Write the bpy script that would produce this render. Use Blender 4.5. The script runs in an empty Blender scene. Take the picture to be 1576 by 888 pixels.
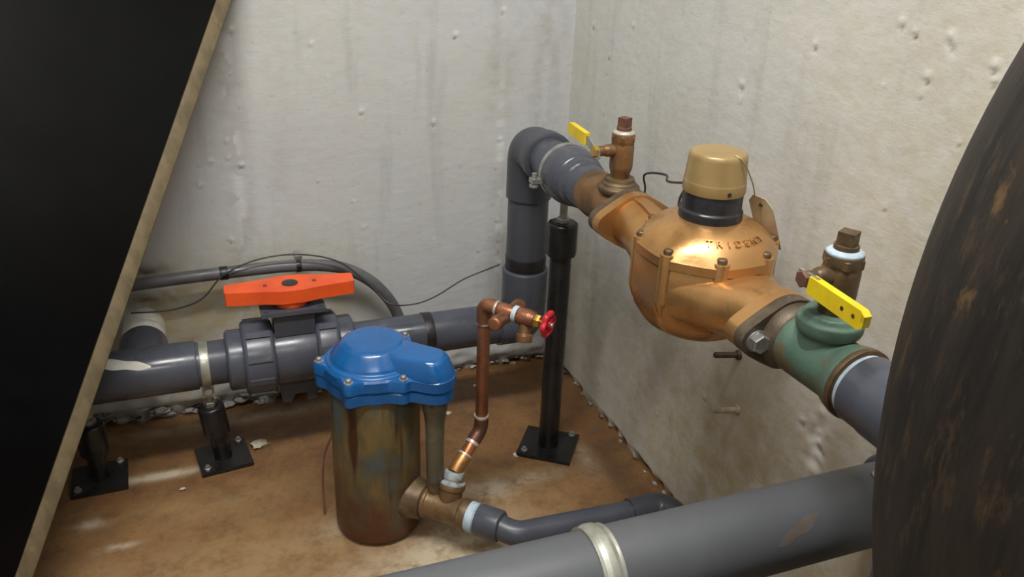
import bpy, bmesh, math, random
import numpy as np
from mathutils import Vector, Matrix
random.seed(7); rng = np.random.default_rng(7)
S = bpy.context.scene; COL = S.collection
V = Vector; PI = math.pi

# ------------------------------------------------------------------ camera, world, lights, exposure
cam = bpy.data.objects.new('camera', bpy.data.cameras.new('camera')); COL.objects.link(cam)
cam.data.sensor_width = 36.0; cam.data.sensor_fit = 'HORIZONTAL'
cam.data.lens = 36.0 * 1306.35 / 1576.0
cam.data.clip_start = 0.01
r_, u_, f_ = V((0.9361, -0.3489, 0.0372)), V((0.1168, 0.4098, 0.9046)), V((0.3312, 0.8426, -0.4248))
M = Matrix((r_, u_, -f_)).transposed().to_4x4(); M.translation = V((-0.778, -1.680, 1.052))
cam.matrix_world = M
S.camera = cam

w = bpy.data.worlds.new('world'); S.world = w; w.use_nodes = True
w.node_tree.nodes['Background'].inputs[0].default_value = (0.80, 0.87, 1.0, 1)
w.node_tree.nodes['Background'].inputs[1].default_value = 0.25

def area(name, loc, target, sx, sy, power, col):
    l = bpy.data.lights.new(name, 'AREA'); l.shape = 'RECTANGLE'; l.size = sx; l.size_y = sy; l.energy = power; l.color = col
    o = bpy.data.objects.new(name, l); COL.objects.link(o); o.location = loc
    o.rotation_euler = (V(target) - V(loc)).to_track_quat('-Z', 'Y').to_euler()
    return o
area('ceiling_tube_light', (-0.80, -1.18, 2.28), (-0.80, -1.18, 0.0), 1.15, 0.20, 50, (1.0, 0.985, 0.955))
area('rear_fill_light', (-1.00, -2.60, 2.28), (-1.00, -2.60, 0.0), 1.15, 0.20, 20, (1.0, 0.985, 0.955))  # added fill behind the viewer, brightens both walls from the front
S.view_settings.view_transform = 'Standard'; S.view_settings.look = 'None'
S.view_settings.gamma = 1.0; S.view_settings.exposure = -0.12; S.view_settings.use_curve_mapping = False

# ------------------------------------------------------------------ materials
def _n(nt, t, **k):
    n = nt.nodes.new(t)
    for a, v in k.items(): setattr(n, a, v)
    return n
def mixc(nt, fac, a, b, mode='MIX'):
    m = _n(nt, 'ShaderNodeMix', data_type='RGBA', blend_type=mode)
    for s, v in ((0, fac), (6, a), (7, b)):
        if hasattr(v, 'links') or hasattr(v, 'is_linked'): nt.links.new(v, m.inputs[s])
        else: m.inputs[s].default_value = v if s == 0 else (*v, 1)
    return m.outputs[2]
def noise(nt, vec, scale, detail=4, rough=.55, lo=.4, hi=.6):
    t = _n(nt, 'ShaderNodeTexNoise'); t.inputs['Scale'].default_value = scale; t.inputs['Detail'].default_value = detail
    t.inputs['Roughness'].default_value = rough; nt.links.new(vec, t.inputs['Vector'])
    m = _n(nt, 'ShaderNodeMapRange'); m.inputs[1].default_value = lo; m.inputs[2].default_value = hi
    nt.links.new(t.outputs[0], m.inputs[0]); return m.outputs[0]
def scaled(nt, vec, s):
    m = _n(nt, 'ShaderNodeMapping'); m.inputs['Scale'].default_value = s; nt.links.new(vec, m.inputs[0]); return m.outputs[0]
def bump(nt, bsdf, h, strength, dist=.002):
    b = _n(nt, 'ShaderNodeBump'); b.inputs['Strength'].default_value = strength; b.inputs['Distance'].default_value = dist
    nt.links.new(h, b.inputs['Height']); nt.links.new(b.outputs[0], bsdf.inputs['Normal'])
def mat(name, c1, c2=None, c3=None, scale=30, scale3=12, rough=.45, metal=0., bmp=.0, bscale=250, t=(.42, .62), t3=(.55, .68), coat=0., rvar=.12, stretch=(1, 1, 1), spec=.5):
    m = bpy.data.materials.new(name); m.use_nodes = True; nt = m.node_tree; b = nt.nodes['Principled BSDF']
    co = _n(nt, 'ShaderNodeTexCoord').outputs['Object']; co = scaled(nt, co, stretch)
    c = None
    if c2 is not None: c = mixc(nt, noise(nt, co, scale, 5, .6, *t), c1, c2)
    if c3 is not None: c = mixc(nt, noise(nt, co, scale3, 5, .65, *t3), c, c3)
    if c is None: b.inputs['Base Color'].default_value = (*c1, 1)
    else: nt.links.new(c, b.inputs['Base Color'])
    b.inputs['Metallic'].default_value = metal; b.inputs['Specular IOR Level'].default_value = spec
    b.inputs['Coat Weight'].default_value = coat; b.inputs['Coat Roughness'].default_value = .15
    mr = _n(nt, 'ShaderNodeMapRange'); mr.inputs[3].default_value = max(.02, rough - rvar); mr.inputs[4].default_value = min(1, rough + rvar)
    nt.links.new(noise(nt, co, scale * 1.7, 3, .5, .3, .7), mr.inputs[0]); nt.links.new(mr.outputs[0], b.inputs['Roughness'])
    if bmp: bump(nt, b, noise(nt, co, bscale, 4, .6, 0, 1), bmp)
    return m
MT = {}
MT['pvc'] = mat('grey_pvc', (.070, .076, .096), (.056, .060, .076), (.105, .106, .118), 8, 25, .30, 0, .05, 120, t3=(.62, .75))
MT['pvc_dark'] = mat('grey_pvc_riser', (.056, .060, .074), (.045, .047, .058), (.08, .079, .084), 8, 25, .34, 0, .05, 120, t3=(.62, .75), stretch=(1, 1, .3))
MT['pvc_fg'] = mat('grey_pvc_dusty', (.088, .092, .100), (.074, .077, .084), (.16, .15, .13), 6, 70, .50, 0, .04, 150, t3=(.70, .78))
MT['conduit'] = mat('grey_conduit', (.12, .116, .122), (.085, .083, .086), None, 20, rough=.4)
MT['white_pvc'] = mat('white_pvc', (.84, .83, .78), (.70, .66, .56), None, 18, rough=.4)
MT['black'] = mat('black_paint', (.0085, .0085, .009), (.014, .0135, .013), (.035, .032, .03), 20, 60, .32, 0, .08, 200, t3=(.66, .8))
MT['rubber'] = mat('black_plastic', (.013, .013, .016), (.022, .022, .026), None, 40, rough=.33)
MT['tape_black'] = mat('black_tape', (.012, .012, .013), (.02, .02, .022), None, 60, rough=.4)
MT['orange'] = mat('orange_plastic', (.80, .10, .018), (.66, .075, .014), (.55, .10, .03), 14, 40, .38, t3=(.6, .8))
MT['blue'] = mat('blue_enamel', (.006, .100, .310), (.008, .082, .255), (.025, .125, .30), 12, 60, .27, 0, .10, 90, t3=(.62, .8), coat=.3)
MT['gold'] = mat('bronze_paint', (.55, .305, .120), (.46, .245, .088), (.33, .16, .05), 10, 22, .30, .75, .10, 160, t3=(.60, .82))
MT['goldcap'] = mat('tan_plastic_cap', (.36, .25, .105), (.29, .195, .078), (.19, .12, .05), 8, 18, .36, .25, .05, 120, t3=(.58, .75))
MT['brass'] = mat('aged_bronze', (.25, .135, .058), (.165, .088, .040), (.11, .075, .045), 22, 30, .42, .55, .20, 200, t3=(.55, .72))
MT['brass_dark'] = mat('dark_bronze', (.145, .095, .048), (.085, .055, .030), (.18, .13, .065), 25, 40, .48, .45, .20, 200, t3=(.55, .72))
MT['tee_brown'] = mat('brown_tee', (.175, .105, .045), (.115, .066, .030), (.20, .135, .06), 22, 30, .45, .35, .2, 200)
MT['flange_dark'] = mat('brown_flange', (.115, .085, .055), (.070, .048, .032), (.15, .12, .075), 25, 40, .55, .35, .25, 180, t3=(.55, .72))
MT['verdigris'] = mat('green_bronze', (.100, .172, .125), (.066, .120, .088), (.15, .095, .044), 16, 19, .55, .15, .20, 180, t3=(.52, .64))
MT['brass_bright'] = mat('yellow_brass', (.62, .42, .10), (.48, .30, .07), None, 30, rough=.3, metal=.8)
MT['copper'] = mat('copper_pipe', (.31, .130, .066), (.21, .088, .048), (.16, .10, .06), 22, 30, .38, .65, .10, 150, t3=(.56, .74))
MT['copper_dark'] = mat('copper_dark', (.15, .065, .042), (.10, .045, .03), None, 30, rough=.45, metal=.5)
MT['copper_clean'] = mat('copper_bright', (.52, .20, .085), (.42, .15, .06), None, 30, rough=.34, metal=.7)
MT['copper_gold'] = mat('copper_golden', (.46, .24, .08), (.34, .16, .06), None, 40, rough=.38, metal=.7)
MT['solder'] = mat('solder', (.62, .58, .50), (.50, .44, .36), None, 60, rough=.4, metal=.5)
MT['ptfe'] = mat('pipe_dope', (.44, .54, .62), (.33, .40, .45), (.26, .22, .17), 50, 60, .6, t3=(.58, .70))
MT['dope_grey'] = mat('smeared_dope', (.33, .36, .38), (.20, .19, .17), (.15, .10, .06), 60, 45, .6, t3=(.56, .68))
MT['steel'] = mat('zinc_steel', (.42, .42, .40), (.30, .30, .28), None, 40, rough=.4, metal=.7)
MT['strap'] = mat('galvanised_strap', (.40, .40, .35), (.28, .28, .23), (.22, .18, .10), 30, 25, .42, .5, t3=(.6, .75))
MT['yellow'] = mat('yellow_vinyl', (.78, .60, .012), (.70, .50, .012), (.42, .30, .02), 20, 60, .42, t3=(.62, .75))
MT['red'] = mat('red_enamel', (.55, .012, .030), (.44, .010, .022), None, 40, rough=.36)
MT['rust'] = mat('rusty_iron', (.16, .065, .038), (.10, .045, .03), None, 60, rough=.7)
MT['wire'] = mat('dark_wire', (.03, .03, .032), rough=.5)
MT['sealwire'] = mat('seal_wire', (.45, .36, .20), rough=.4, metal=.5)
MT['tag'] = mat('stained_card', (.44, .40, .27), (.40, .27, .18), (.30, .27, .18), 20, 30, .7)
MT['board_black'] = mat('black_gloss_panel', (.0022, .0022, .0025), (.0035, .0035, .004), None, 6, rough=.34, rvar=.06, spec=.12)
MT['board_edge'] = mat('raw_tan_edge', (.135, .100, .050), (.092, .068, .033), (.18, .14, .078), 40, 60, .75, 0, .15, 200, t3=(.62, .75), stretch=(1, 1, .35))
MT['chip'] = mat('pale_chip', (.52, .48, .38), (.36, .30, .2), None, 60, rough=.85, bmp=.3)
MT['mortar'] = mat('crumbled_mortar', (.44, .43, .41), (.26, .23, .20), (.06, .042, .032), 60, 40, .9, 0, .5, 250, t3=(.50, .62))
MT['lampwhite'] = mat('lamp_white', (.75, .75, .73), rough=.5)

def tank_mat():
    m = bpy.data.materials.new('worn_black_steel'); m.use_nodes = True; nt = m.node_tree; b = nt.nodes['Principled BSDF']
    co = _n(nt, 'ShaderNodeTexCoord').outputs['Object']; st = scaled(nt, co, (1, 1, .16))
    c = mixc(nt, noise(nt, st, 34, 6, .65, .38, .66), (.012, .0105, .009), (.032, .0245, .018))
    c = mixc(nt, noise(nt, scaled(nt, co, (1, 1, .32)), 70, 6, .75, .53, .68), c, (.062, .040, .022))
    c = mixc(nt, noise(nt, scaled(nt, co, (1, 1, .55)), 36, 5, .7, .63, .72), c, (.115, .068, .028))
    nt.links.new(c, b.inputs['Base Color']); b.inputs['Roughness'].default_value = .62; b.inputs['Specular IOR Level'].default_value = .3
    bump(nt, b, noise(nt, st, 120, 5, .6, 0, 1), .3); return m
MT['tank'] = tank_mat()

def canister_mat():
    m = bpy.data.materials.new('patinated_canister'); m.use_nodes = True; nt = m.node_tree; b = nt.nodes['Principled BSDF']
    co = _n(nt, 'ShaderNodeTexCoord').outputs['Object']; st = scaled(nt, co, (1, 1, .38))
    c = mixc(nt, noise(nt, st, 24, 5, .65, .38, .62), (.185, .130, .050), (.095, .080, .042))
    c = mixc(nt, noise(nt, scaled(nt, co, (1, 1, .6)), 19, 4, .6, .50, .64), c, (.085, .105, .100))
    sep = _n(nt, 'ShaderNodeSeparateXYZ'); nt.links.new(co, sep.inputs[0])
    mr = _n(nt, 'ShaderNodeMapRange'); mr.inputs[1].default_value = .16; mr.inputs[2].default_value = .03
    ad = _n(nt, 'ShaderNodeMath', operation='ADD'); nz = noise(nt, co, 16, 5, .6, .35, .65)
    sc = _n(nt, 'ShaderNodeMath', operation='MULTIPLY_ADD'); nt.links.new(nz, sc.inputs[0]); sc.inputs[1].default_value = .10; sc.inputs[2].default_value = -.05
    nt.links.new(sep.outputs[2], ad.inputs[0]); nt.links.new(sc.outputs[0], ad.inputs[1]); nt.links.new(ad.outputs[0], mr.inputs[0])
    c = mixc(nt, mr.outputs[0], c, (.095, .036, .014))
    c = mixc(nt, noise(nt, scaled(nt, co, (1, 1, .12)), 30, 3, .5, .58, .66), c, (.060, .024, .011))
    nt.links.new(c, b.inputs['Base Color']); b.inputs['Metallic'].default_value = .35; b.inputs['Roughness'].default_value = .42
    bump(nt, b, noise(nt, co, 90, 5, .6, 0, 1), .12); return m
MT['canister'] = canister_mat()

def wall_mat(name, base, warm):
    m = bpy.data.materials.new(name); m.use_nodes = True; nt = m.node_tree; b = nt.nodes['Principled BSDF']
    co = _n(nt, 'ShaderNodeTexCoord').outputs['Object']
    c = mixc(nt, noise(nt, co, 3.2, 5, .6, .35, .7), base, warm)
    c = mixc(nt, noise(nt, scaled(nt, co, (6, 6, .8)), 3.0, 5, .6, .55, .85), c, tuple(x * .72 for x in base))
    c = mixc(nt, noise(nt, co, 70, 4, .6, .60, .80), c, tuple(x * .80 for x in base))
    at = _n(nt, 'ShaderNodeAttribute', attribute_name='stain_shade'); sp = _n(nt, 'ShaderNodeSeparateColor'); nt.links.new(at.outputs['Color'], sp.inputs[0])
    nz = noise(nt, co, 28, 5, .65, .25, .62)
    def masked(i):
        k = _n(nt, 'ShaderNodeMath', operation='MULTIPLY'); nt.links.new(sp.outputs[i], k.inputs[0]); nt.links.new(nz, k.inputs[1]); return k.outputs[0]
    c = mixc(nt, masked(2), c, (.47, .405, .26))      # yellow damp
    c = mixc(nt, masked(0), c, (.16, .125, .085))     # dark tone: holes, wall foot, streaks and painted corner shade
    c = mixc(nt, masked(1), c, (.78, .78, .76))       # bare lime chips
    nt.links.new(c, b.inputs['Base Color']); b.inputs['Roughness'].default_value = .62
    bump(nt, b, noise(nt, scaled(nt, co, (1, 1, 1.8)), 95, 6, .65, 0, 1), .24, .0022); return m
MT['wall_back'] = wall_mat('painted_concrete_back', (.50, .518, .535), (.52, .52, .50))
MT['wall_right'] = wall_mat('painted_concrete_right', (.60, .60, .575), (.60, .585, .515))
MT['plain_wall'] = mat('painted_concrete_plain', (.5, .5, .47), (.44, .44, .41), None, 4, rough=.7)

def floor_mat():
    m = bpy.data.materials.new('rust_stained_floor'); m.use_nodes = True; nt = m.node_tree; b = nt.nodes['Principled BSDF']
    co = _n(nt, 'ShaderNodeTexCoord').outputs['Object']
    c = mixc(nt, noise(nt, co, 7, 6, .65, .36, .66), (.170, .078, .026), (.225, .120, .043))
    c = mixc(nt, noise(nt, co, 18, 6, .75, .47, .68), c, (.112, .056, .026))
    c = mixc(nt, noise(nt, co, 4.2, 6, .65, .58, .74), c, (.215, .135, .066))
    c = mixc(nt, noise(nt, co, 110, 5, .75, .54, .70), c, (.095, .050, .026))
    at = _n(nt, 'ShaderNodeAttribute', attribute_name='stain_shade'); sp = _n(nt, 'ShaderNodeSeparateColor'); nt.links.new(at.outputs['Color'], sp.inputs[0])
    nz = noise(nt, co, 22, 6, .7, .30, .56)
    def masked(i):
        k = _n(nt, 'ShaderNodeMath', operation='MULTIPLY'); nt.links.new(sp.outputs[i], k.inputs[0]); nt.links.new(nz, k.inputs[1]); return k.outputs[0]
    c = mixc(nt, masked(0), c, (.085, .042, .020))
    c = mixc(nt, masked(2), c, (.31, .205, .095))
    c = mixc(nt, masked(1), c, (.50, .42, .30))
    nt.links.new(c, b.inputs['Base Color']); b.inputs['Roughness'].default_value = .55
    bump(nt, b, noise(nt, co, 60, 6, .65, 0, 1), .4, .003); return m
MT['floor'] = floor_mat()

# ------------------------------------------------------------------ mesh helpers
def frame(d, up=None):
    d = V(d).normalized()
    u = V(up) if up is not None else (V((0, 0, 1)) if abs(d.z) < .9 else V((1, 0, 0)))
    a = u.cross(d)
    if a.length < 1e-6: a = V((1, 0, 0)).cross(d)
    a.normalize(); return d, a, d.cross(a)
def ring_faces(bm, R0, R1):
    n = len(R0)
    for i in range(n): bm.faces.new((R0[i], R0[(i + 1) % n], R1[(i + 1) % n], R1[i]))
def soften(prof, rad):
    out = [prof[0]]
    for i in range(1, len(prof) - 1):
        p, a, b = V(prof[i]), V(prof[i - 1]), V(prof[i + 1]); la, lb = (a - p).length, (b - p).length
        if la < 1e-6 or lb < 1e-6: out.append(prof[i]); continue
        k = min(rad, la * .45, lb * .45); q0 = p + (a - p) / la * k; q1 = p + (b - p) / lb * k
        out += [tuple(q0), tuple((q0 + q1) * .25 + p * .5), tuple(q1)]
    return out + [prof[-1]]
def lathe(bm, prof, o, d, seg=32, rad=.0015, phase=0., up=None):
    """closed solid of revolution: prof = [(t, r)] along axis d from o"""
    if prof[0][1] > 1e-5: prof = [(prof[0][0], 0)] + list(prof)
    if prof[-1][1] > 1e-5: prof = list(prof) + [(prof[-1][0], 0)]
    if rad: prof = soften(prof, rad)
    d, a, b = frame(d, up); o = V(o); prev = None
    for t, r in prof:
        if r < 1e-6: cur = bm.verts.new(o + d * t)
        else: cur = [bm.verts.new(o + d * t + (a * math.cos(phase + 2 * PI * i / seg) + b * math.sin(phase + 2 * PI * i / seg)) * r) for i in range(seg)]
        if prev is not None:
            if isinstance(prev, list) and isinstance(cur, list): ring_faces(bm, prev, cur)
            elif isinstance(cur, list):
                for i in range(seg): bm.faces.new((prev, cur[(i + 1) % seg], cur[i]))
            elif isinstance(prev, list):
                for i in range(seg): bm.faces.new((prev[i], prev[(i + 1) % seg], cur))
        prev = cur
    return bm
def fillet(pts, rad, n=8):
    pts = [V(p) for p in pts]; out = [pts[0]]
    for i in range(1, len(pts) - 1):
        p = pts[i]; a = (pts[i - 1] - p); b = (pts[i + 1] - p)
        k = min(rad, a.length * .49, b.length * .49); q0 = p + a.normalized() * k; q1 = p + b.normalized() * k
        for j in range(n + 1):
            t = j / n; out.append(q0 * (1 - t) ** 2 + p * 2 * t * (1 - t) + q1 * t * t)
    return out + [pts[-1]]
def tube(bm, pts, r, seg=20, cap=True):
    pts = [V(p) for p in pts]; d, a, b = frame(pts[1] - pts[0]); prev = None
    for i, p in enumerate(pts):
        if i == 0: t = pts[1] - p
        elif i == len(pts) - 1: t = p - pts[i - 1]
        else: t = (pts[i + 1] - p).normalized() + (p - pts[i - 1]).normalized()
        t.normalize(); a = (a - t * a.dot(t)).normalized(); b = t.cross(a)
        rr = r[i] if isinstance(r, (list, tuple)) else r
        cur = [bm.verts.new(p + (a * math.cos(2 * PI * k / seg) + b * math.sin(2 * PI * k / seg)) * rr) for k in range(seg)]
        if prev: ring_faces(bm, prev, cur)
        elif cap: bm.faces.new(list(reversed(cur)))
        prev = cur
    if cap: bm.faces.new(prev)
    return bm
def loft(bm, rings):
    prev = None
    for R in rings:
        cur = [bm.verts.new(V(p)) for p in R]
        if prev: ring_faces(bm, prev, cur)
        else: bm.faces.new(list(reversed(cur)))
        prev = cur
    bm.faces.new(prev); return bm
def bevelled(bm0, amt, seg=2):
    bmesh.ops.bevel(bm0, geom=list(bm0.edges), offset=amt, segments=seg, affect='EDGES', profile=.5, clamp_overlap=True)
def merge(bm, src):
    me = bpy.data.meshes.new('tmp'); src.to_mesh(me); bm.from_mesh(me); bpy.data.meshes.remove(me); src.free()
def prism(bm, poly, o, ax, ay, t0, t1, bev=.0):
    """extruded outline: poly in (ax, ay) plane, thickness t0..t1 along ax x ay"""
    s = bmesh.new(); ax, ay = V(ax).normalized(), V(ay).normalized(); az = ax.cross(ay); o = V(o)
    lo = [s.verts.new(o + ax * x + ay * y + az * t0) for x, y in poly]; hi = [s.verts.new(o + ax * x + ay * y + az * t1) for x, y in poly]
    n = len(poly)
    s.faces.new(list(reversed(lo))); s.faces.new(hi)
    for i in range(n): s.faces.new((lo[i], lo[(i + 1) % n], hi[(i + 1) % n], hi[i]))
    if bev: 
        ed = [e for e in s.edges if len(e.link_faces) == 2 and e.calc_face_angle(0) > .5]
        bmesh.ops.bevel(s, geom=ed, offset=bev, segments=2, affect='EDGES', profile=.5, clamp_overlap=True)
    merge(bm, s); return bm
def box(bm, c, sx, sy, sz, bev=.0015, ax=(1, 0, 0), ay=(0, 1, 0)):
    return prism(bm, [(-sx / 2, -sy / 2), (sx / 2, -sy / 2), (sx / 2, sy / 2), (-sx / 2, sy / 2)], c, ax, ay, -sz / 2, sz / 2, bev)
def hexnut(bm, o, d, r, h, up=None):
    lathe(bm, [(0, r * .93), (h * .12, r), (h * .88, r), (h, r * .9)], o, d, 6, 0, PI / 6, up); return bm
def torus(bm, c, d, R, r, seg=40, m=8, up=None, flat=1.):
    d, a, b = frame(d, up); rows = []
    for i in range(seg):
        e = a * math.cos(2 * PI * i / seg) + b * math.sin(2 * PI * i / seg)
        rows.append([bm.verts.new(V(c) + e * (R + r * math.cos(2 * PI * k / m)) + d * (r * flat * math.sin(2 * PI * k / m))) for k in range(m)])
    for i in range(seg): ring_faces(bm, rows[i], rows[(i + 1) % seg])
    return bm
def B(): return bmesh.new()
def thing(name, label, cat, loc, group=None):
    o = bpy.data.objects.new(name, None); COL.objects.link(o); o.location = loc; o.empty_display_size = .05
    o['label'] = label; o['category'] = cat
    if group: o['group'] = group
    return o
def origin(o):
    p = V((0, 0, 0))
    while o is not None: p += V(o.location); o = o.parent
    return p
def part(name, bm, m, parent=None, label=None, cat=None, group=None, kind=None, smooth=38, loc=None):
    off = origin(parent) if parent is not None else V(loc) if loc is not None else V((0, 0, 0))
    bmesh.ops.recalc_face_normals(bm, faces=bm.faces)
    if off.length: bmesh.ops.translate(bm, verts=bm.verts, vec=-off)
    me = bpy.data.meshes.new(name); bm.to_mesh(me); bm.free()
    if smooth:
        me.shade_smooth(); me.set_sharp_from_angle(angle=math.radians(smooth))
    me.materials.append(MT[m] if isinstance(m, str) else m)
    o = bpy.data.objects.new(name, me); COL.objects.link(o)
    if parent is not None: o.parent = parent
    elif loc is not None: o.location = loc
    for k, v in (('label', label), ('category', cat), ('group', group), ('kind', kind)):
        if v: o[k] = v
    return o

# ------------------------------------------------------------------ the setting
def vnoise(shape_xy, x, y, cell, seed):
    r = np.random.default_rng(seed); gx = x / cell; gy = y / cell; x0 = np.floor(gx).astype(int); y0 = np.floor(gy).astype(int)
    T = r.random((256, 256)); fx = gx - x0; fy = gy - y0; fx = fx * fx * (3 - 2 * fx); fy = fy * fy * (3 - 2 * fy)
    g = lambda i, j: T[(x0 + i) % 256, (y0 + j) % 256]
    return (g(0, 0) * (1 - fx) + g(1, 0) * fx) * (1 - fy) + (g(0, 1) * (1 - fx) + g(1, 1) * fx) * fy - .5
def grid_obj(name, us, vs, fn, m, flip=False):
    U, W = np.meshgrid(us, vs, indexing='ij'); P, ST = fn(U, W); nu, nv = U.shape
    idx = np.arange(nu * nv).reshape(nu, nv)
    q = np.stack([idx[:-1, :-1], idx[1:, :-1], idx[1:, 1:], idx[:-1, 1:]], -1).reshape(-1, 4)
    if flip: q = q[:, ::-1]
    me = bpy.data.meshes.new(name); me.vertices.add(nu * nv); me.vertices.foreach_set('co', P.reshape(-1).astype(np.float32))
    me.loops.add(q.size); me.loops.foreach_set('vertex_index', q.reshape(-1).astype(np.int32))
    me.polygons.add(len(q)); me.polygons.foreach_set('loop_start', np.arange(0, q.size, 4, dtype=np.int32))
    me.update(calc_edges=True); me.validate(); me.shade_smooth()
    at = me.color_attributes.new('stain_shade', 'FLOAT_COLOR', 'POINT')
    at.data.foreach_set('color', np.concatenate([ST, np.ones(ST.shape[:2] + (1,))], -1).reshape(-1).astype(np.float32))
    me.materials.append(MT[m]); o = bpy.data.objects.new(name, me); COL.objects.link(o); o['kind'] = 'structure'; return o
def g2(U, W, a, b, ra, rb): return np.exp(-(((U - a) / ra) ** 2 + ((W - b) / rb) ** 2))
def relief(U, W, pocks, seed):
    h = vnoise(0, U, W, .16, seed) * .004 + vnoise(0, U, W, .035, seed + 1) * .0006 + vnoise(0, U, W * 1.6, .013, seed + 2) * .0005
    st = np.zeros(U.shape + (3,)); r = np.random.default_rng(seed)
    for a, b, s in pocks:
        s = .70 * min(s, 1.15)
        ra = .0042 * s * r.uniform(.8, 1.2); rb = .0050 * s * r.uniform(.8, 1.3)
        h += -.0034 * s * g2(U, W, a, b - .003 * s, ra, rb) + .0026 * s * g2(U, W, a + .002, b + .008 * s, ra * 1.3, rb)
        st[..., 0] += 1.1 * g2(U, W, a, b - .003 * s, ra * .8, rb * .8); st[..., 1] += .8 * g2(U, W, a + .002, b + .008 * s, ra * 1.3, rb * 1.1)
    for _ in range(150):                                    # many pinholes and small blisters in the skim
        a, b = r.uniform(U.min(), U.max()), r.uniform(0.05, 1.1); s = r.uniform(.35, .7); sg = r.choice([-1, 1])
        h += sg * .0018 * s * g2(U, W, a, b, .006 * s, .006 * s)
        if sg < 0: st[..., 0] += .6 * g2(U, W, a, b, .004 * s, .004 * s)
    return h, st
POB = [(-.549, .77, 1), (-.458, .636, 1.2), (-.309, .606, 1.2), (-.163, .828, 1.3), (-.263, .781, 1.1), (-.522, .71, .6), (-.161, .561, 1.1), (-.206, .526, .6), (-.463, .39, .8), (-.551, .502, .6), (-.482, .45, .7), (-.31, .349, .6), (-.205, .308, .9), (-.155, .271, 1.3), (-.163, .379, .7), (-.696, .541, 1.1), (-.72, .592, .9), (-.72, .559, .9), (-.734, .394, .8), (-.179, .343, .6), (-.336, .566, .6), (-.692, .797, 1.4), (-.754, .553, 1), (-.699, .543, 1), (-.778, .508, .9), (-.73, .389, .9), (-.168, .50, .7), (-.16, .44, .8), (-.158, .33, .8), (-.69, .66, .7), (-.70, .72, .6), (-.71, .48, .7), (-.705, .44, .7)]
POR = [(-.091, .808, 1.1), (-.252, .832, 1), (-.167, .763, .8), (-.161, .731, .7), (-.608, .797, 1.2), (-.61, .775, .8), (-.752, .88, 1), (-.89, .927, 1), (-.913, .92, 1), (-.963, .922, 1.4), (-.968, .915, 1.1), (-.945, .876, 1.2), (-.884, .855, .7), (-.941, .855, .7), (-1.027, .903, 1.2), (-1.032, .89, 1), (-1.009, .82, .6), (-.927, .716, .7), (-.87, .696, .6), (-.633, .264, .9), (-.629, .363, .7), (-.872, .369, 1.1), (-.901, .366, 1.4), (-.908, .35, 1.3), (-.917, .346, 1.2), (-.146, .341, .8), (-.179, .246, .8), (-.395, .29, .6), (-.493, .141, .7)]
fine_z = np.concatenate([np.arange(0, 1.05, .0045), np.linspace(1.05, 2.4, 40)])
def back_fn(U, W):
    h, st = relief(U, W, POB, 11)
    edge = np.clip(1 - W / (.030 + .022 * vnoise(0, U, W, .05, 31)), 0, 1)
    h += -.022 * edge ** .7 * (.7 + 1.6 * vnoise(0, U, W, .022, 33)) + .004 * np.exp(-((W - .045) / .016) ** 2) * (1 + 2.5 * vnoise(0, U, W, .02, 35))
    st[..., 0] += 1.1 * edge; st[..., 1] += .5 * np.exp(-((W - .05) / .018) ** 2) * (vnoise(0, U, W, .03, 36) > .05)
    hole = g2(U, W, -.905, .335, .045, .014) + g2(U, W, -.915, .275, .06, .018)
    h += -.010 * hole * (1 + vnoise(0, U, W, .015, 41)); st[..., 0] += .9 * hole
    st[..., 2] += 1.2 * np.clip(g2(U, W, -.66, .24, .17, .12) + .7 * g2(U, W, -.86, .05, .05, .06) + g2(U, W, -.85, .25, .09, .09), 0, 1) + .25 * g2(U, W, -.45, .8, .4, .4)
    st[..., 1] += .6 * g2(U, W, -.705, .60, .012, .30) * (vnoise(0, U, W, .03, 51) > .12) + .6 * g2(U, W, -.158, .45, .010, .25) * (vnoise(0, U, W, .02, 52) > .15) + .9 * g2(U, W, -.87, .305, .03, .008)
    for a, wd, k in ((-.705, .022, .35), (-.62, .02, .15), (-.16, .03, .30), (-.06, .04, .35)): st[..., 0] += k * np.exp(-((U - a) / wd) ** 2) * np.clip(.6 + 1.2 * vnoise(0, U, W * .25, .02, 91), 0, 1)  # drip streaks; last band paints corner shade into the colour
    return np.stack([U, -h, W], -1), st
def right_fn(U, W):
    h, st = relief(U, W, POR, 21)
    edge = np.clip(1 - W / (.016 + .012 * vnoise(0, U, W, .05, 61)), 0, 1)
    h += -.012 * edge * (.7 + 1.6 * vnoise(0, U, W, .022, 63)); st[..., 0] += .9 * edge * (vnoise(0, U, W, .05, 64) > -.05)
    gouge = g2(U, W, -.905, .36, .016, .05); h += -.006 * gouge * (1 + 2 * vnoise(0, U, W, .012, 65)); st[..., 1] += .8 * gouge; st[..., 0] += .35 * g2(U, W, -.892, .35, .006, .06)
    st[..., 2] += 1.0 * np.clip(g2(U, W, -.75, .15, .5, .24) + .5 * g2(U, W, -1.0, .75, .25, .5) + .5 * g2(U, W, -.1, .2, .1, .2), 0, 1)
    for a, wd, k in ((-.05, .05, .35), (-.17, .03, .25), (-.40, .02, .2), (-.55, .025, .25), (-.66, .02, .2), (-.80, .03, .2)): st[..., 0] += k * np.exp(-((U - a) / wd) ** 2) * np.clip(1.15 - W / .9, 0, 1) * np.clip(.6 + 1.2 * vnoise(0, U, W * .25, .02, 92), 0, 1)  # lime streaks, with corner shade and meter shadow painted in
    return np.stack([-h, U, W], -1), st
wb = grid_obj('wall_back', np.concatenate([np.linspace(-2.4, -1.1, 60, endpoint=False), np.arange(-1.1, .0046, .0045)]), fine_z, back_fn, 'wall_back')
wr = grid_obj('wall_right', np.concatenate([np.linspace(-3.2, -1.35, 70, endpoint=False), np.arange(-1.35, .0046, .0045)]), fine_z, right_fn, 'wall_right', flip=True)
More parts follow.
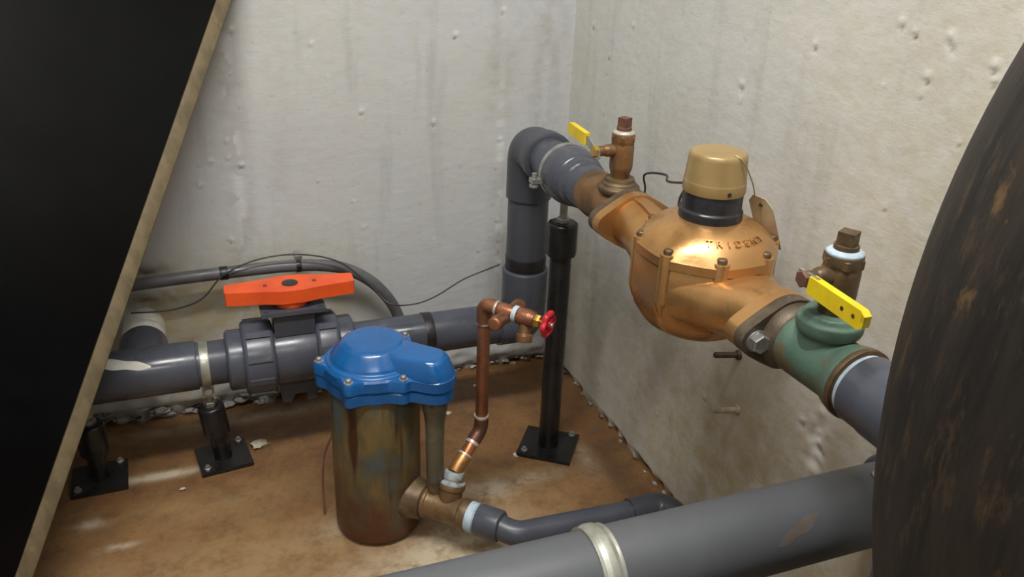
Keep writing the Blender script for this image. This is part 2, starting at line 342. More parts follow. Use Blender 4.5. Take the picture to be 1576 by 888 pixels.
def floor_fn(U, W):
    h = vnoise(0, U, W, .3, 71) * .004 + vnoise(0, U, W, .04, 72) * .0016 + vnoise(0, U, W, .012, 73) * .0008
    st = np.zeros(U.shape + (3,))
    for a, b, ra, rb, k in [(-.76, -.10, .26, .05, .8), (-.30, -.13, .24, .055, .75), (-.05, -.50, .03, .20, .8), (-.20, -.30, .03, .04, .3), (-.62, -.22, .12, .04, .5), (-1.05, -.40, .05, .02, .4)]: st[..., 0] += k * g2(U, W, a, b, ra, rb)  # wet patches, plus painted shadows of back pipe, canister and pole
    for a, b, ra, rb, k in [(-.915, -.205, .075, .012, 1.3), (-.33, -.445, .05, .028, .9), (-.25, -.43, .09, .02, .5), (-1.03, -.315, .022, .012, .9), (-.98, -.39, .03, .008, .7), (-.41, -.56, .11, .05, .75), (-.52, -.60, .12, .05, .6), (-.70, -.05, .3, .022, .5), (-.10, -.40, .02, .06, .5), (-.60, -.46, .05, .03, .4)]: st[..., 1] += k * g2(U, W, a, b, ra, rb)  # white stains, plus the lit strip along the back wall painted pale
    for a, b, ra, rb, k in [(-.75, -.50, .35, .10, .8), (-.45, -.62, .15, .06, 1.0), (-.80, -.32, .2, .05, .5), (-.30, -.5, .12, .08, .5)]: st[..., 2] += k * g2(U, W, a, b, ra, rb)
    return np.stack([U, W, h], -1), np.clip(st, 0, 1.3)
grid_obj('floor', np.concatenate([np.linspace(-2.4, -1.2, 40, endpoint=False), np.arange(-1.2, .036, .006)]), np.concatenate([np.linspace(-3.2, -.9, 80, endpoint=False), np.arange(-.9, .041, .006)]), floor_fn, 'floor')
def slab(name, c, sx, sy, sz):
    o = part(name, box(B(), c, sx, sy, sz, 0), 'plain_wall', smooth=0, kind='structure'); return o
slab('wall_left', (-2.43, -1.6, 1.2), .06, 3.3, 2.4); slab('wall_front', (-1.2, -3.23, 1.2), 2.4, .06, 2.4); slab('ceiling', (-1.2, -1.6, 2.43), 2.52, 3.3, .06)

# crumbled mortar along the foot of the back wall (children of the wall)
def lump(bm, c, s, seed):
    r = np.random.default_rng(seed); t = bmesh.new(); bmesh.ops.create_icosphere(t, subdivisions=2, radius=1)
    for v in t.verts:
        k = 1 + .75 * (r.random() - .5); v.co = V((v.co.x * s[0] * k, v.co.y * s[1] * k, v.co.z * s[2] * k)) + V(c)
    merge(bm, t); return bm
for i in range(64):
    x = -1.12 + 1.10 * (i + rng.uniform(0, .9)) / 64; s = rng.uniform(.004, .0085) * (1.25 if x < -.6 else .7)
    o = part('mortar_lump', lump(B(), (x, rng.uniform(-.004, .010), rng.uniform(.002, .034 if x < -.6 else .016)), (s * 1.7, s * .8, s * .7), 100 + i), 'mortar', wb, smooth=50)
for i in range(16):
    y = -.08 - .75 * (i + rng.uniform(0, .9)) / 16; s = rng.uniform(.002, .005)
    part('mortar_lump', lump(B(), (-.004, y, rng.uniform(.001, .010)), (s * .8, s * 1.6, s * .8), 200 + i), 'mortar', wr, smooth=50)

# ceiling lamp fixtures out of frame, tube just below; rear one added for fill
for lx, ly, lab in ((-.80, -1.18, 'white batten lamp on ceiling nearer the back wall'), (-1.00, -2.60, 'added white batten for fill light on ceiling behind the viewer')):
    t = thing('ceiling_lamp', lab, 'lamp', (lx, ly, 2.4), 'ceiling lamps')
    part('housing', box(B(), (lx, ly, 2.37), 1.2, .12, .06, .004), 'lampwhite', t)
    part('bracket', box(B(), (lx, ly, 2.33), 1.16, .05, .02, .003), 'lampwhite', t)

# ------------------------------------------------------------------ grey pipe run along the back wall
PY, PZ, PR = -.187, .222, .0420
run = thing('drain_pipe', 'grey plastic pipe running low along back wall through the orange handled valve', 'pipe', (-.8, PY, PZ))
part('pipe', lathe(B(), [(0, PR), (.50, PR)], (-1.26, PY, PZ), (1, 0, 0), 40), 'pvc', run)
part('end_cap', lathe(B(), [(0, .041), (.006, .048), (.05, .048)], (-1.285, PY, PZ), (1, 0, 0), 40), 'pvc', run)
tee = part('tee_fitting', lathe(B(), [(0, .0465), (.19, .0465)], (-1.01, PY, PZ), (1, 0, 0), 40, .003), 'pvc', run)
part('tee_branch', lathe(B(), [(0, .0445), (.105, .0445), (.108, .043)], (-.915, PY, PZ), (0, 1, 0), 40, .003), 'pvc', tee)
part('white_stub', lathe(B(), [(0, .0405), (.110, .0405)], (-.915, PY + .09, PZ), (0, 1, 0), 36), 'white_pvc', run, label='white plastic stub entering the wall')
bm = B(); nn = 26
for k in range(2):
    pass
splat = []
for j in range(15):
    u = j / 14; x = -.985 + .088 * u; wd = .020 * math.sin(PI * min(1, .12 + u * .85)) * (1 + .25 * math.sin(9 * u)); c0 = 1.10 - .42 * u
    splat.append([(x, c0 - wd * 12), (x, c0 + wd * 12)])
rows = []
for (x, a0), (_, a1) in splat:
    rows.append([bm.verts.new((x, PY - math.cos(a0 + (a1 - a0) * q / 6) * .0470, PZ + math.sin(a0 + (a1 - a0) * q / 6) * .0470)) for q in range(7)])
for i in range(14):
    for q in range(6): bm.faces.new((rows[i][q], rows[i + 1][q], rows[i + 1][q + 1], rows[i][q + 1]))
part('glue_smear', bm, 'white_pvc', tee, label='dried white smear')
part('pipe', lathe(B(), [(0, PR), (.38, PR)], (-.545, PY, PZ), (1, 0, 0), 40), 'pvc', run)
part('tape_band', lathe(B(), [(0, .0432), (.019, .0432)], (-.385, PY, PZ), (1, 0, 0), 40, .0008), 'tape_black', run, label='black tape band')
# elbow at the corner, riser, upper elbow, coupling and reducer
XR = -.164
part('elbow', tube(B(), fillet([(-.225, PY, PZ), (XR, PY, PZ), (XR, PY, PZ + .055)], .055, 10), .0465, 36), 'pvc', run)
part('elbow_socket', lathe(B(), [(0, .0475), (.075, .0475), (.078, .0450)], (XR, PY, PZ + .045), (0, 0, 1), 40, .002), 'pvc', run)
part('riser', lathe(B(), [(0, PR - .001), (.27, PR - .001)], (XR, PY, PZ + .05), (0, 0, 1), 40), 'pvc_dark', run)
part('tape_band', lathe(B(), [(0, .0422), (.026, .0422)], (XR, PY, PZ + .125), (0, 0, 1), 40, .0008), 'tape_black', run, label='black tape band')
ZM, XM = .600, -.160
part('upper_elbow', tube(B(), fillet([(XR, PY, .500), (XR, PY, ZM), (XM, PY - .060, ZM)], .056, 12), .0455, 40), 'pvc_dark', run)
part('elbow_socket', lathe(B(), [(0, .046), (.003, .0495), (.030, .0500), (.032, .043)], (XM, PY - .052, ZM), (0, -1, 0), 40, .001), 'pvc_dark', run)
part('pipe', lathe(B(), [(0, .0405), (.12, .0405)], (XM, PY - .055, ZM), (0, -1, 0), 40), 'pvc', run)
part('reducer', lathe(B(), [(0, .044), (.003, .0505), (.038, .0520), (.062, .0475), (.066, .0430), (.084, .0430), (.087, .0385), (.130, .0385)], (XM, -.342, ZM), (0, -1, 0), 44, .003), 'pvc', run)

# ------------------------------------------------------------------ union ball valve with orange handle
vl = thing('ball_valve', 'large grey union ball valve with orange wing handle on the wall pipe', 'valve', (-.64, PY, PZ))
part('end_connector', lathe(B(), [(0, .052), (.004, .058), (.040, .058)], (-.768, PY, PZ), (1, 0, 0), 40, .002), 'pvc', vl)
def unionnut(x, wdt, r):
    bm = lathe(B(), [(0, r * .93), (.006, r), (wdt - .006, r), (wdt, r * .93)], (x, PY, PZ), (1, 0, 0), 40, .003)
    for k in range(10):
        a = 2 * PI * k / 10 + .2; d = V((0, math.cos(a), math.sin(a)))
        box(bm, V((x + wdt / 2, PY, PZ)) + d * (r + .0005), wdt - .014, .012, .006, .002, (1, 0, 0), d.cross(V((1, 0, 0))))
    return bm
part('union_nut', unionnut(-.738, .058, .0725), 'pvc', vl)
part('body', lathe(B(), [(0, .060), (.085, .060)], (-.684, PY, PZ), (1, 0, 0), 44, .003), 'pvc', vl)
part('union_nut', unionnut(-.603, .046, .0725), 'pvc', vl)
part('end_connector', lathe(B(), [(0, .060), (.028, .060), (.032, .052)], (-.558, PY, PZ), (1, 0, 0), 40, .002), 'pvc', vl)
bm = B(); box(bm, (-.640, PY, PZ + .078), .075, .066, .050, .004); part('stem_housing', bm, 'pvc_dark', vl)
bm = B(); box(bm, (-.640, PY, PZ + .103), .118, .082, .008, .002); part('top_plate', bm, 'pvc', vl)
for sx in (-1, 1):
    for sy in (-1, 1): part('plate_hole_bolt', lathe(B(), [(0, .004), (.003, .004)], (-.640 + sx * .05, PY + sy * .033, PZ + .1065), (0, 0, 1), 10, .0005), 'pvc_dark', vl)
bm = B(); box(bm, (-.640, PY, PZ - .066), .070, .050, .030, .004)
for sx in (-1, 1): box(bm, (-.640 + sx * .024, PY, PZ - .088), .018, .046, .020, .003)
part('mounting_foot', bm, 'pvc_dark', vl)
hz = PZ + .107
hd = part('handle', lathe(B(), [(0, .032), (.012, .034), (.022, .030)], (-.640, PY, hz), (0, 0, 1), 28, .003), 'orange', vl)
poly = [(-.118, -.016), (-.116, -.019), (-.05, -.028), (-.02, -.036), (.02, -.036), (.05, -.028), (.116, -.019), (.118, -.016), (.118, .016), (.116, .019), (.05, .028), (.02, .036), (-.02, .036), (-.05, .028), (-.116, .019), (-.118, .016)]
bm = B()
th = math.radians(-1.5); prism(bm, poly, (-.640, PY, hz), (math.cos(th), math.sin(th), 0), (-math.sin(th), math.cos(th), 0), .014, .040, .004)
part('wing_grip', bm, 'orange', hd)
part('hub_cap', lathe(B(), [(0, .015), (.0025, .015)], (-.640, PY, hz + .039), (0, 0, 1), 24, .001), 'rubber', hd)
for s in (-1, 1): part('rivet', lathe(B(), [(0, .004), (.0015, .004)], (-.640 + s * .045, PY, hz + .0395), (0, 0, 1), 10, 0), MT['rust'], hd)

# ------------------------------------------------------------------ grey conduit and thin wires on the back wall
cd = thing('conduit', 'slim grey conduit curving down the back wall behind the orange handle', 'conduit', (-.6, -.05, .33))
path = [(-1.30, -.050, .318), (-.915, -.048, .338), (-.752, -.048, .343), (-.62, -.048, .343), (-.53, -.048, .330), (-.47, -.048, .297), (-.428, -.048, .250), (-.402, -.046, .195), (-.392, -.042, .12), (-.39, -.036, .02)]
def smooth_path(pts, n=8):
    P = [V(p) for p in pts]; out = []
    for i in range(len(P) - 1):
        p0, p1, p2, p3 = P[max(0, i - 1)], P[i], P[i + 1], P[min(len(P) - 1, i + 2)]
        for j in range(n):
            t = j / n; out.append(.5 * ((2 * p1) + (p2 - p0) * t + (2 * p0 - 5 * p1 + 4 * p2 - p3) * t * t + (3 * p1 - p0 - 3 * p2 + p3) * t ** 3))
    return out + [P[-1]]
part('tube', tube(B(), smooth_path(path), .0125, 18), 'conduit', cd)
part('tape_band', lathe(B(), [(0, .0138), (.016, .0138)], (-.760, -.048, .3425), (1, 0, 0.02), 20, .0006), 'tape_black', cd)
part('cable_tie', lathe(B(), [(0, .0142), (.010, .0142)], (-.612, -.048, .3425), (1, 0, 0), 20, .0006), 'tape_black', cd)
bm = B(); box(bm, (-.606, -.034, .358), .014, .03, .010, .002); part('wall_clip', bm, 'steel', cd)
part('signal_wire', tube(B(), smooth_path([(-.93, -.06, .285), (-.86, -.064, .283), (-.80, -.066, .300), (-.755, -.066, .345), (-.69, -.068, .372), (-.61, -.07, .376), (-.53, -.072, .352), (-.47, -.085, .298), (-.435, -.11, .262), (-.39, -.14, .268), (-.34, -.13, .275), (-.27, -.10, .292), (-.215, -.11, .315), (-.208, -.15, .34)]), .0016, 6), 'wire', None, 'thin dark signal wire looping over the slim conduit and along the wall', 'wire', loc=(-.6, -.05, .3))

# ------------------------------------------------------------------ pipe stands
def strap(t, c, axis, R, wdt, lug_dir):
    """split band clamp around a pipe, one end lug"""
    d = V(axis).normalized(); bm = lathe(B(), [(-wdt / 2, R), (wdt / 2, R)], c, d, 44, .0008)
    s = part('strap', bm, 'strap', t); 
    return s
def stand(label, x, y, zt, lean=(0, 0), post_r=.0215, ang=0., collar=(.058, .105), group='black pipe stands', psz=.112):
    t = thing('pipe_stand', label, 'stand', (x, y, 0), group)
    ca, sa = math.cos(ang), math.sin(ang)
    bm = B(); box(bm, (x, y, .0055), psz, psz * .93, .007, .0015, (ca, sa, 0), (-sa, ca, 0)); part('base_plate', bm, 'black', t)
    top = V((x + lean[0], y + lean[1], zt)); d = (top - V((x, y, .008))).normalized(); L = (top - V((x, y, .008))).length
    part('post', lathe(B(), [(0, post_r), (L, post_r)], (x, y, .008), d, 28), 'black', t)
    bm = lathe(B(), [(L - collar[1] + .0, post_r + .0085), (L - collar[1] + .062, post_r + .0085), (L - collar[1] + .065, post_r + .004)], V((x, y, .008)), d, 10, .002)
    part('collar', bm, 'black', t)
    for sx, sy in ((-1, -1), (1, 1)):
        px, py = x + (ca * sx - sa * sy) * psz * .37, y + (sa * sx + ca * sy) * psz * .36
        b = part('anchor_bolt', hexnut(B(), (px, py, .009), (0, 0, 1), .0070, .006), 'steel', t)
        part('bolt_end', lathe(B(), [(0, .0038), (.006, .0038)], (px, py, .014), (0, 0, 1), 10, .0006), 'steel', b)
    return t, top, d
for i, (x, lean, lab) in enumerate(((-1.020, (0, 0), 'short black pipe stand at the tan panel edge, under the white wall stub'), (-.795, (-.012, 0), 'short black pipe stand left of the orange handled valve'))):
    t, top, d = stand(lab, x, PY, .128, lean, .0170, ang=(.04 if i == 0 else .13), collar=(.058, .062), psz=.098)
    part('threaded_rod', lathe(B(), [(0, .0065), (.060, .0065)], top, (0, 0, 1), 14), 'strap', t)
    part('rod_nut', hexnut(B(), top + V((0, 0, .001)), (0, 0, 1), .013, .012), 'strap', t)
    R = .0478 if i == 0 else .0432
    s = part('strap', lathe(B(), [(-.008, R), (.008, R)], (top.x, PY, PZ), (1, 0, 0), 44, .0008), 'strap', t)
    bm = B(); box(bm, (top.x, PY - .018, PZ - R - .006), .022, .006, .026, .001); part('strap_lug', bm, 'strap', s)
    part('lug_bolt', hexnut(B(), (top.x, PY - .021, PZ - R - .004), (0, -1, 0), .008, .007), 'steel', s)
t, top, d = stand('tall black pipe stand in the corner holding up the reducer', -.158, -.345, .500, (0, 0), .0205, ang=-.62, collar=(.058, .062))
part('threaded_rod', lathe(B(), [(0, .0075), (.054, .0075)], top, (0, 0, 1), 14), 'strap', t)
part('rod_nut', hexnut(B(), top + V((0, 0, .001)), (0, 0, 1), .013, .010), 'strap', t)
s = part('strap', lathe(B(), [(-.005, .0525), (.005, .0525)], (XM, -.349, ZM), (0, 1, 0), 48, .0008), 'steel', t, label='shiny steel strap')
bm = B(); box(bm, (XM - .057, -.349, ZM - .012), .022, .018, .008, .002); part('strap_lug', bm, 'steel', s)
part('lug_bolt', lathe(B(), [(0, .009), (.006, .009), (.006, .005), (.026, .005)], (XM - .061, -.349, ZM - .024), (0, 0, 1), 12, .001), 'steel', s)

# ------------------------------------------------------------------ canister with blue lid
CX, CY = -.540, -.458
cn = thing('filter_canister', 'tall rust-stained metal canister with blue enamelled lid standing on floor', 'canister', (CX, CY, 0))
part('body', lathe(B(), [(.004, .070), (.010, .0760), (.315, .0760)], (CX, CY, 0), (0, 0, 1), 56, .004), 'canister', cn)
LX, LY = .087, -.080                                             # lobe over the side port
bang = [172, 232, 290, 40, 105]
def lid_outline(grow=0., n=120):
    pts = []
    lob = math.atan2(LY, LX); ld = math.hypot(LX, LY)
    for i in range(n):
        a = 2 * PI * i / n; r = .086 + grow
        for bg in bang:
            db = (a - math.radians(bg) + PI) % (2 * PI) - PI; r = max(r, .086 + grow + .019 * math.exp(-(db / .15) ** 2))
        dl = (a - lob + PI) % (2 * PI) - PI
        lr = .038 + grow; q = ld * math.sin(dl)
        if abs(q) < lr and abs(dl) < PI / 2: r = max(r, ld * math.cos(dl) + math.sqrt(lr * lr - q * q))
        pts.append(r)
    pts = np.array(pts)
    for _ in range(2): pts = (np.roll(pts, 1) + pts * 2 + np.roll(pts, -1)) / 4
    pts = pts * .955
    return [(pts[i] * math.cos(2 * PI * i / n), pts[i] * math.sin(2 * PI * i / n)) for i in range(n)]
def lid_ring(z, k=0.): return [(CX + x, CY + y, z) for x, y in lid_outline(k)]
lid = part('lid', loft(B(), [lid_ring(.296, -.006), lid_ring(.299, -.002), lid_ring(.3165, -.002), lid_ring(.318, -.0045), lid_ring(.320, -.0045), lid_ring(.3215, 0), lid_ring(.339, 0), lid_ring(.3425, -.003)]), 'blue', cn, label='blue enamelled lid')
part('dome', lathe(B(), [(.340, .0800), (.3450, .0775), (.3460, .0735), (.3475, .0705), (.352, .0690), (.3715, .0525), (.3765, .0440), (.3785, .022), (.379, 0)], (CX, CY, 0), (0, 0, 1), 56, .0025), 'blue', lid)
rings = []
for z, wd, ext in ((.341, .034, -.004), (.346, .0335, -.005), (.366, .0285, -.009), (.3715, .0255, -.012), (.3735, .021, -.016)):
    pts = []; la = math.atan2(LY, LX); e = V((math.cos(la), math.sin(la), 0)); s_ = V((-math.sin(la), math.cos(la), 0)); L0 = math.hypot(LX, LY) + ext
    c0 = V((CX, CY, z))
    for k in range(17):
        a = -PI / 2 + PI * k / 16; pts.append(c0 + e * (L0 + wd * .95 * math.cos(a)) + s_ * (wd * math.sin(a)))
    pts.append(c0 + e * .03 + s_ * wd * 1.05); pts.append(c0 + e * .03 - s_ * wd * 1.05)
    rings.append(pts)
part('port_cover', loft(B(), rings), 'blue', lid)
for bg in bang:
    a = math.radians(bg); p = V((CX + .0885 * math.cos(a), CY + .0885 * math.sin(a), .341))
    b = part('bolt', lathe(B(), [(0, .0075), (.002, .0075)], p, (0, 0, 1), 16, .0005), 'steel', lid); part('bolt_head', lathe(B(), [(0, .0048), (.005, .0045), (.006, .002)], p + V((0, 0, .002)), (0, 0, 1), 12, .0008), 'steel', b)
d45 = V((.707, -.707, 0)); PC = V((CX, CY, .078))
part('side_port', lathe(B(), [(.055, .040), (.074, .038), (.090, .034), (.098, .032)], PC, d45, 40, .003), 'brass_dark', cn)
VX, VY = CX + LX - .003, CY + LY + .004
part('vent_tube', lathe(B(), [(.125, .0145), (.24, .0160), (.268, .0195), (.272, .0210), (.298, .0210)], (VX, VY, 0), (0, 0, 1), 24, .002), mat('grey_green_tube', (.125, .118, .080), (.095, .085, .055), (.15, .13, .07), 20, 40, .5, .2), cn, label='grey-green vent tube')
part('vent_nut', hexnut(B(), (VX, VY, .283), (0, 0, 1), .0225, .012), 'brass_dark', cn)
part('vent_foot', lathe(B(), [(.085, .0125), (.130, .0140)], (VX, VY, 0), (0, 0, 1), 20), 'brass_dark', cn)

# ------------------------------------------------------------------ bronze outlet tee and grey drain pipe
ot = thing('outlet_tee', 'brown bronze tee screwed into the canister side port', 'fitting', PC + d45 * .13)
part('run', lathe(B(), [(.094, .0265), (.099, .0285), (.104, .0285), (.106, .0255), (.168, .0255), (.170, .0285), (.184, .0285)], PC, d45, 36, .002), 'tee_brown', ot)
TB = PC + d45 * .142
cop_base = TB + V((0, 0, .0)); cdir = V((.68, .70, .80)).normalized()
bd = V((.25, .26, .93)).normalized()
part('branch', lathe(B(), [(.0, .020), (.036, .021), (.037, .0235), (.046, .0235)], TB, bd, 30, .002), 'tee_brown', ot)
part('sealant', lathe(B(), [(.182, .0268), (.197, .0260), (.198, .0235), (.206, .0235)], PC, d45, 32, .001), 'ptfe', ot, label='pale blue thread sealant')
dp = thing('waste_pipe', 'slim grey plastic pipe bending from bronze tee across the floor', 'pipe', PC + d45 * .2)
p0 = PC + d45 * .200; p1 = PC + d45 * .272; p1.z = .072
part('adapter', lathe(B(), [(0, .0275), (.042, .0275), (.045, .0245)], p0, d45, 36, .002), 'pvc', dp)
p2 = V((-.100, p1.y - .004, .066))
part('pipe', tube(B(), fillet([p0 + d45 * .035, p1, p2, p2 + V((.02, 0, 0))], .045, 10), .0215, 28), 'pvc', dp)
part('elbow', tube(B(), fillet([(-.135, p2.y, .066), (-.068, p2.y, .066), (-.060, p2.y - .055, .066)], .032, 10), .0265, 30), 'pvc_dark', dp)
part('pipe', tube(B(), [(-.061, p2.y - .05, .066), (-.061, p2.y - .35, .062)], .0215, 26), 'pvc', dp)

# ------------------------------------------------------------------ copper line with hose tap
cl = thing('copper_line', 'bent copper pipe rising from the bronze tee to the red tap', 'pipe', TB + bd * .05)
b0 = TB + bd * .046; K = V((-.363, -.503, .193)); sd = (K - b0).normalized(); SL = (K - b0).length
part('union_ring', lathe(B(), [(0, .0225), (.004, .0225), (.005, .0165), (.009, .0165), (.010, .0180), (.022, .0172)], b0, bd, 30, .001), 'dope_grey', cl, label='pale sealant covered adapter')
b1 = b0 + bd * .02; sd = (K - b1).normalized(); SL = (K - b1).length
part('ferrule', lathe(B(), [(0, .0135), (.034, .0130)], b1, sd, 22, .001), 'copper_gold', cl)
part('solder_joint', lathe(B(), [(0, .0136), (.004, .0130)], b1 + sd * .033, sd, 22, .0005), 'solder', cl)
part('lower_pipe', lathe(B(), [(0, .0110), (SL - .045, .0110)], b1 + sd * .03, sd, 22), 'copper_clean', cl)
part('lower_elbow', tube(B(), fillet([K - sd * .030, K, K + V((0, 0, .026))], .02, 8), .0125, 22), 'copper_dark', cl)
part('solder_joint', lathe(B(), [(-.003, .0128), (.003, .0128)], K - sd * .030, sd, 22, .0005), 'solder', cl)
part('solder_joint', lathe(B(), [(-.002, .0128), (.003, .0128)], K + V((0, 0, .026)), (0, 0, 1), 22, .0005), 'solder', cl)
ZT = .436; q_ = .78
Tt = V((K.x, K.y, ZT)); hdv = V((.58, -.66, -.03)).normalized()
part('riser', lathe(B(), [(0, .0110), (ZT - K.z - .045, .0110)], K + V((0, 0, .024)), (0, 0, 1), 22), 'copper', cl)
part('solder_joint', lathe(B(), [(-.002, .0128), (.002, .0128)], Tt - V((0, 0, .033)), (0, 0, 1), 22, .0005), 'solder', cl)
part('upper_elbow', tube(B(), fillet([Tt - V((0, 0, .034)), Tt, Tt + hdv * .024], .022, 8), .0128, 22), 'copper', cl)
part('solder_joint', lathe(B(), [(0, .0130), (.004, .0130)], Tt + hdv * .022, hdv, 22, .0005), 'solder', cl)
part('tee_run', lathe(B(), [(.02, .0110), (.027, .0110), (.029, .0130), (.056, .0130)], Tt, hdv, 22, .001), 'copper', cl)
TC = Tt + hdv * .043; pd = V((.70, .70, -.10)).normalized()
part('tee_branch', lathe(B(), [(-.052, .0085), (-.050, .0115), (-.032, .0115), (-.031, .0100), (.0, .0125), (.035, .0115), (.040, .0125), (.050, .0125)], TC + V((0, 0, -.006)), pd, 22, .001), 'copper', cl)
bb = thing('hose_tap', 'small brass hose tap with red handwheel in front of the black post', 'tap', Tt + hdv * .08)
part('sealant', lathe(B(), [(.055, .0142), (.063, .0142)], Tt, hdv, 24, .001), 'ptfe', bb)
part('body', lathe(B(), [(.061, .0125), (.066, .0145), (.084, .0145), (.087, .0130), (.093, .0130)], Tt, hdv, 24, .001), 'copper', bb)
sp = Tt + hdv * .076
part('spout', tube(B(), fillet([sp, sp + V((-.004, -.004, -.018)), sp + V((-.012, -.022, -.042))], .014, 6), [.0105] * 8 + [.0125], 20) if False else lathe(B(), [(0, .0100), (.026, .0100), (.028, .0135), (.040, .0135)], sp, V((-.12, -.25, -.9)), 22, .001), 'brass', bb)
part('bonnet', hexnut(B(), Tt + hdv * .092, hdv, .0110, .011), 'brass_bright', bb)
part('stem', lathe(B(), [(0, .0042), (.016, .0042)], Tt + hdv * .102, hdv, 14), 'brass_bright', bb)
hw = Tt + hdv * .116
bm = B(); d_, a_, b_ = frame(hdv); ns = 72; rows = []
for i in range(ns):
    a = 2 * PI * i / ns; R = .0172 + .0016 * math.cos(6 * a); e = a_ * math.cos(a) + b_ * math.sin(a)
    rows.append([bm.verts.new(hw + e * (R + .0044 * math.cos(2 * PI * k / 8)) + d_ * .0050 * math.sin(2 * PI * k / 8)) for k in range(8)])
for i in range(ns): ring_faces(bm, rows[i], rows[(i + 1) % ns])
wh = part('handwheel', bm, 'red', bb, label='red handwheel')
bm = lathe(B(), [(-.006, .0075), (.006, .0075)], hw, hdv, 18, .001)
for k in range(3):
    e = a_ * math.cos(k * 2 * PI / 3 + .4) + b_ * math.sin(k * 2 * PI / 3 + .4); tube(bm, [hw + e * .004, hw + e * .017], .0040, 10)
part('spokes', bm, 'red', wh)
part('wheel_screw', lathe(B(), [(.005, .004), (.009, .004)], hw, hdv, 12, .0005), 'steel', wh)

# thin rod stuck upright behind the canister
part('thin_rod', tube(B(), smooth_path([(-.632, -.415, .004), (-.630, -.400, .06), (-.622, -.385, .11), (-.600, -.372, .15)]), .0022, 8), MT['rust'], None, 'thin rusty rod standing beside the canister', 'rod', loc=(-.632, -.415, 0))

# ------------------------------------------------------------------ meter line: bronze tee, test valve, meter, green tee, test valve, coupling
def oval_flange(bm, y0, y1, hw_=.066, hh=.045, bev=.002):
    pts = []
    for i in range(48):
        a = 2 * PI * i / 48; c, s = math.cos(a), math.sin(a)
        r1 = .0445; # hull of disc and two ears
        best = 0
        for cx, rr in ((0, r1), (.047, .0195), (-.047, .0195)):
            best = max(best, cx * c + rr)
        pts.append((a, best))
    # support function -> outline
    out = []
    for i in range(48):
        a, h = pts[i]; dh = (pts[(i + 1) % 48][1] - pts[i - 1][1]) / (2 * 2 * PI / 48)
        out.append((h * math.cos(a) - dh * math.sin(a), h * math.sin(a) + dh * math.cos(a)))
    prism(bm, out, (XM, y0, ZM), (1, 0, 0), (0, 0, 1), 0, y0 - y1, bev); return bm
lt = thing('bronze_tee', 'brown bronze tee between grey reducer and gold water meter', 'fitting', (XM, -.54, ZM))
part('run', lathe(B(), [(-.022, .034), (-.018, .0385), (.010, .0395), (.024, .037), (.105, .034), (.112, .034)], (XM, -.480, ZM), (0, -1, 0), 40, .004), 'brass', lt)
part('branch', lathe(B(), [(0, .028), (.024, .026), (.027, .030), (.031, .033), (.038, .033), (.041, .027), (.044, .027), (.046, .0235), (.052, .0235)], (XM, -.548, ZM), (0, 0, 1), 36, .002), 'brass_dark', lt)
part('flange', oval_flange(B(), -.583, -.596), 'flange_dark', lt)
for s in (-1, 1):
    b = part('bolt', lathe(B(), [(0, .0125), (.002, .0125)], (XM + s * .047, -.583, ZM), (0, 1, 0), 20, .0005), 'steel', lt)
    part('bolt_head', hexnut(B(), (XM + s * .047, -.581, ZM), (0, 1, 0), .0110, .009), 'steel', b)

def test_valve(label, y, z0, k, m_body, plug_m, tape, nut_m, tall):
    """small upright ball valve: body, stem toward the room, yellow lever, square plug on top"""
    t = thing('test_valve', label, 'valve', (XM, y, z0), 'upright test valves')
    h = tall
    part('body', lathe(B(), [(-.006, .0175 * k), (h * .10, .0175 * k), (h * .16, .019 * k), (h * .30, .0228 * k), (h * .72, .0228 * k), (h * .80, .0215 * k), (h * .84, .0225 * k), (h, .0225 * k)], (XM, y, z0), (0, 0, 1), 28, .002), m_body, t)
    part('hex_end', hexnut(B(), (XM, y, z0 + h * .80), (0, 0, 1), .0245 * k, h * .17), m_body, t)
    part('sealant', lathe(B(), [(0, .0215 * k), (.003, .0218 * k), (.006, .0165 * k)], (XM, y, z0 + h - .001), (0, 0, 1), 26, .001), tape, t)
    pl = part('plug', lathe(B(), [(0, .0145 * k), (.006, .0145 * k)], (XM, y, z0 + h + .004), (0, 0, 1), 24, .001), plug_m, t)
    bm = B(); box(bm, (XM, y, z0 + h + .0160), .0195 * k, .0195 * k, .016, .0015, (math.cos(.5), math.sin(.5), 0), (-math.sin(.5), math.cos(.5), 0)); part('square_head', bm, plug_m, pl)
    zs = z0 + h * .66
    part('stem_boss', lathe(B(), [(.012, .0125 * k), (.026, .0120 * k), (.031, .0105 * k), (.033, .008), (.046, .008)], (XM, y, zs), (-1, 0, 0), 22, .001), m_body, t)
    part('stem_nut', hexnut(B(), (XM - .042, y, zs), (-1, 0, 0), .0095, .009), nut_m, t)
    return t, V((XM - .045, y, zs))
t, sc = test_valve('brown bronze test valve with lever toward the corner, above the bronze tee', -.548, .646, .80, 'brass', 'rust', 'solder', 'brass_bright', .076)
lv = part('lever', loft(B(), [[V(sc) + V((dx, yy, zz + dz)) for dx, dz in ((-.0018, -.007), (.0018, -.007), (.0018, .007), (-.0018, .007))] for yy, zz in ((-.012, -.003), (.006, 0), (.026, .008), (.046, .010))]), 'steel', t, smooth=0)
part('grip', prism(B(), [(0, -.0095), (.060, -.0085), (.066, -.004), (.066, .006), (.060, .0095), (0, .0095)], sc + V((0, .034, .010)), (0, 1, .04), (0, -.04, 1), -.0045, .0045, .002), 'yellow', lv, label='yellow vinyl grip')
t, sc = test_valve('dark bronze test valve with lever toward the tank, above the green tee', -1.045, .656, .90, 'brass_dark', 'brass_dark', 'ptfe', 'rust', .069)
lv = part('lever', loft(B(), [[V(sc) + V((dx, -yy, zz + dz)) for dx, dz in ((-.0018, -.008), (.0018, -.008), (.0018, .008), (-.0018, .008))] for yy, zz in ((-.010, 0), (.006, 0), (.012, 0), (.020, 0))]), 'steel', t, smooth=0)
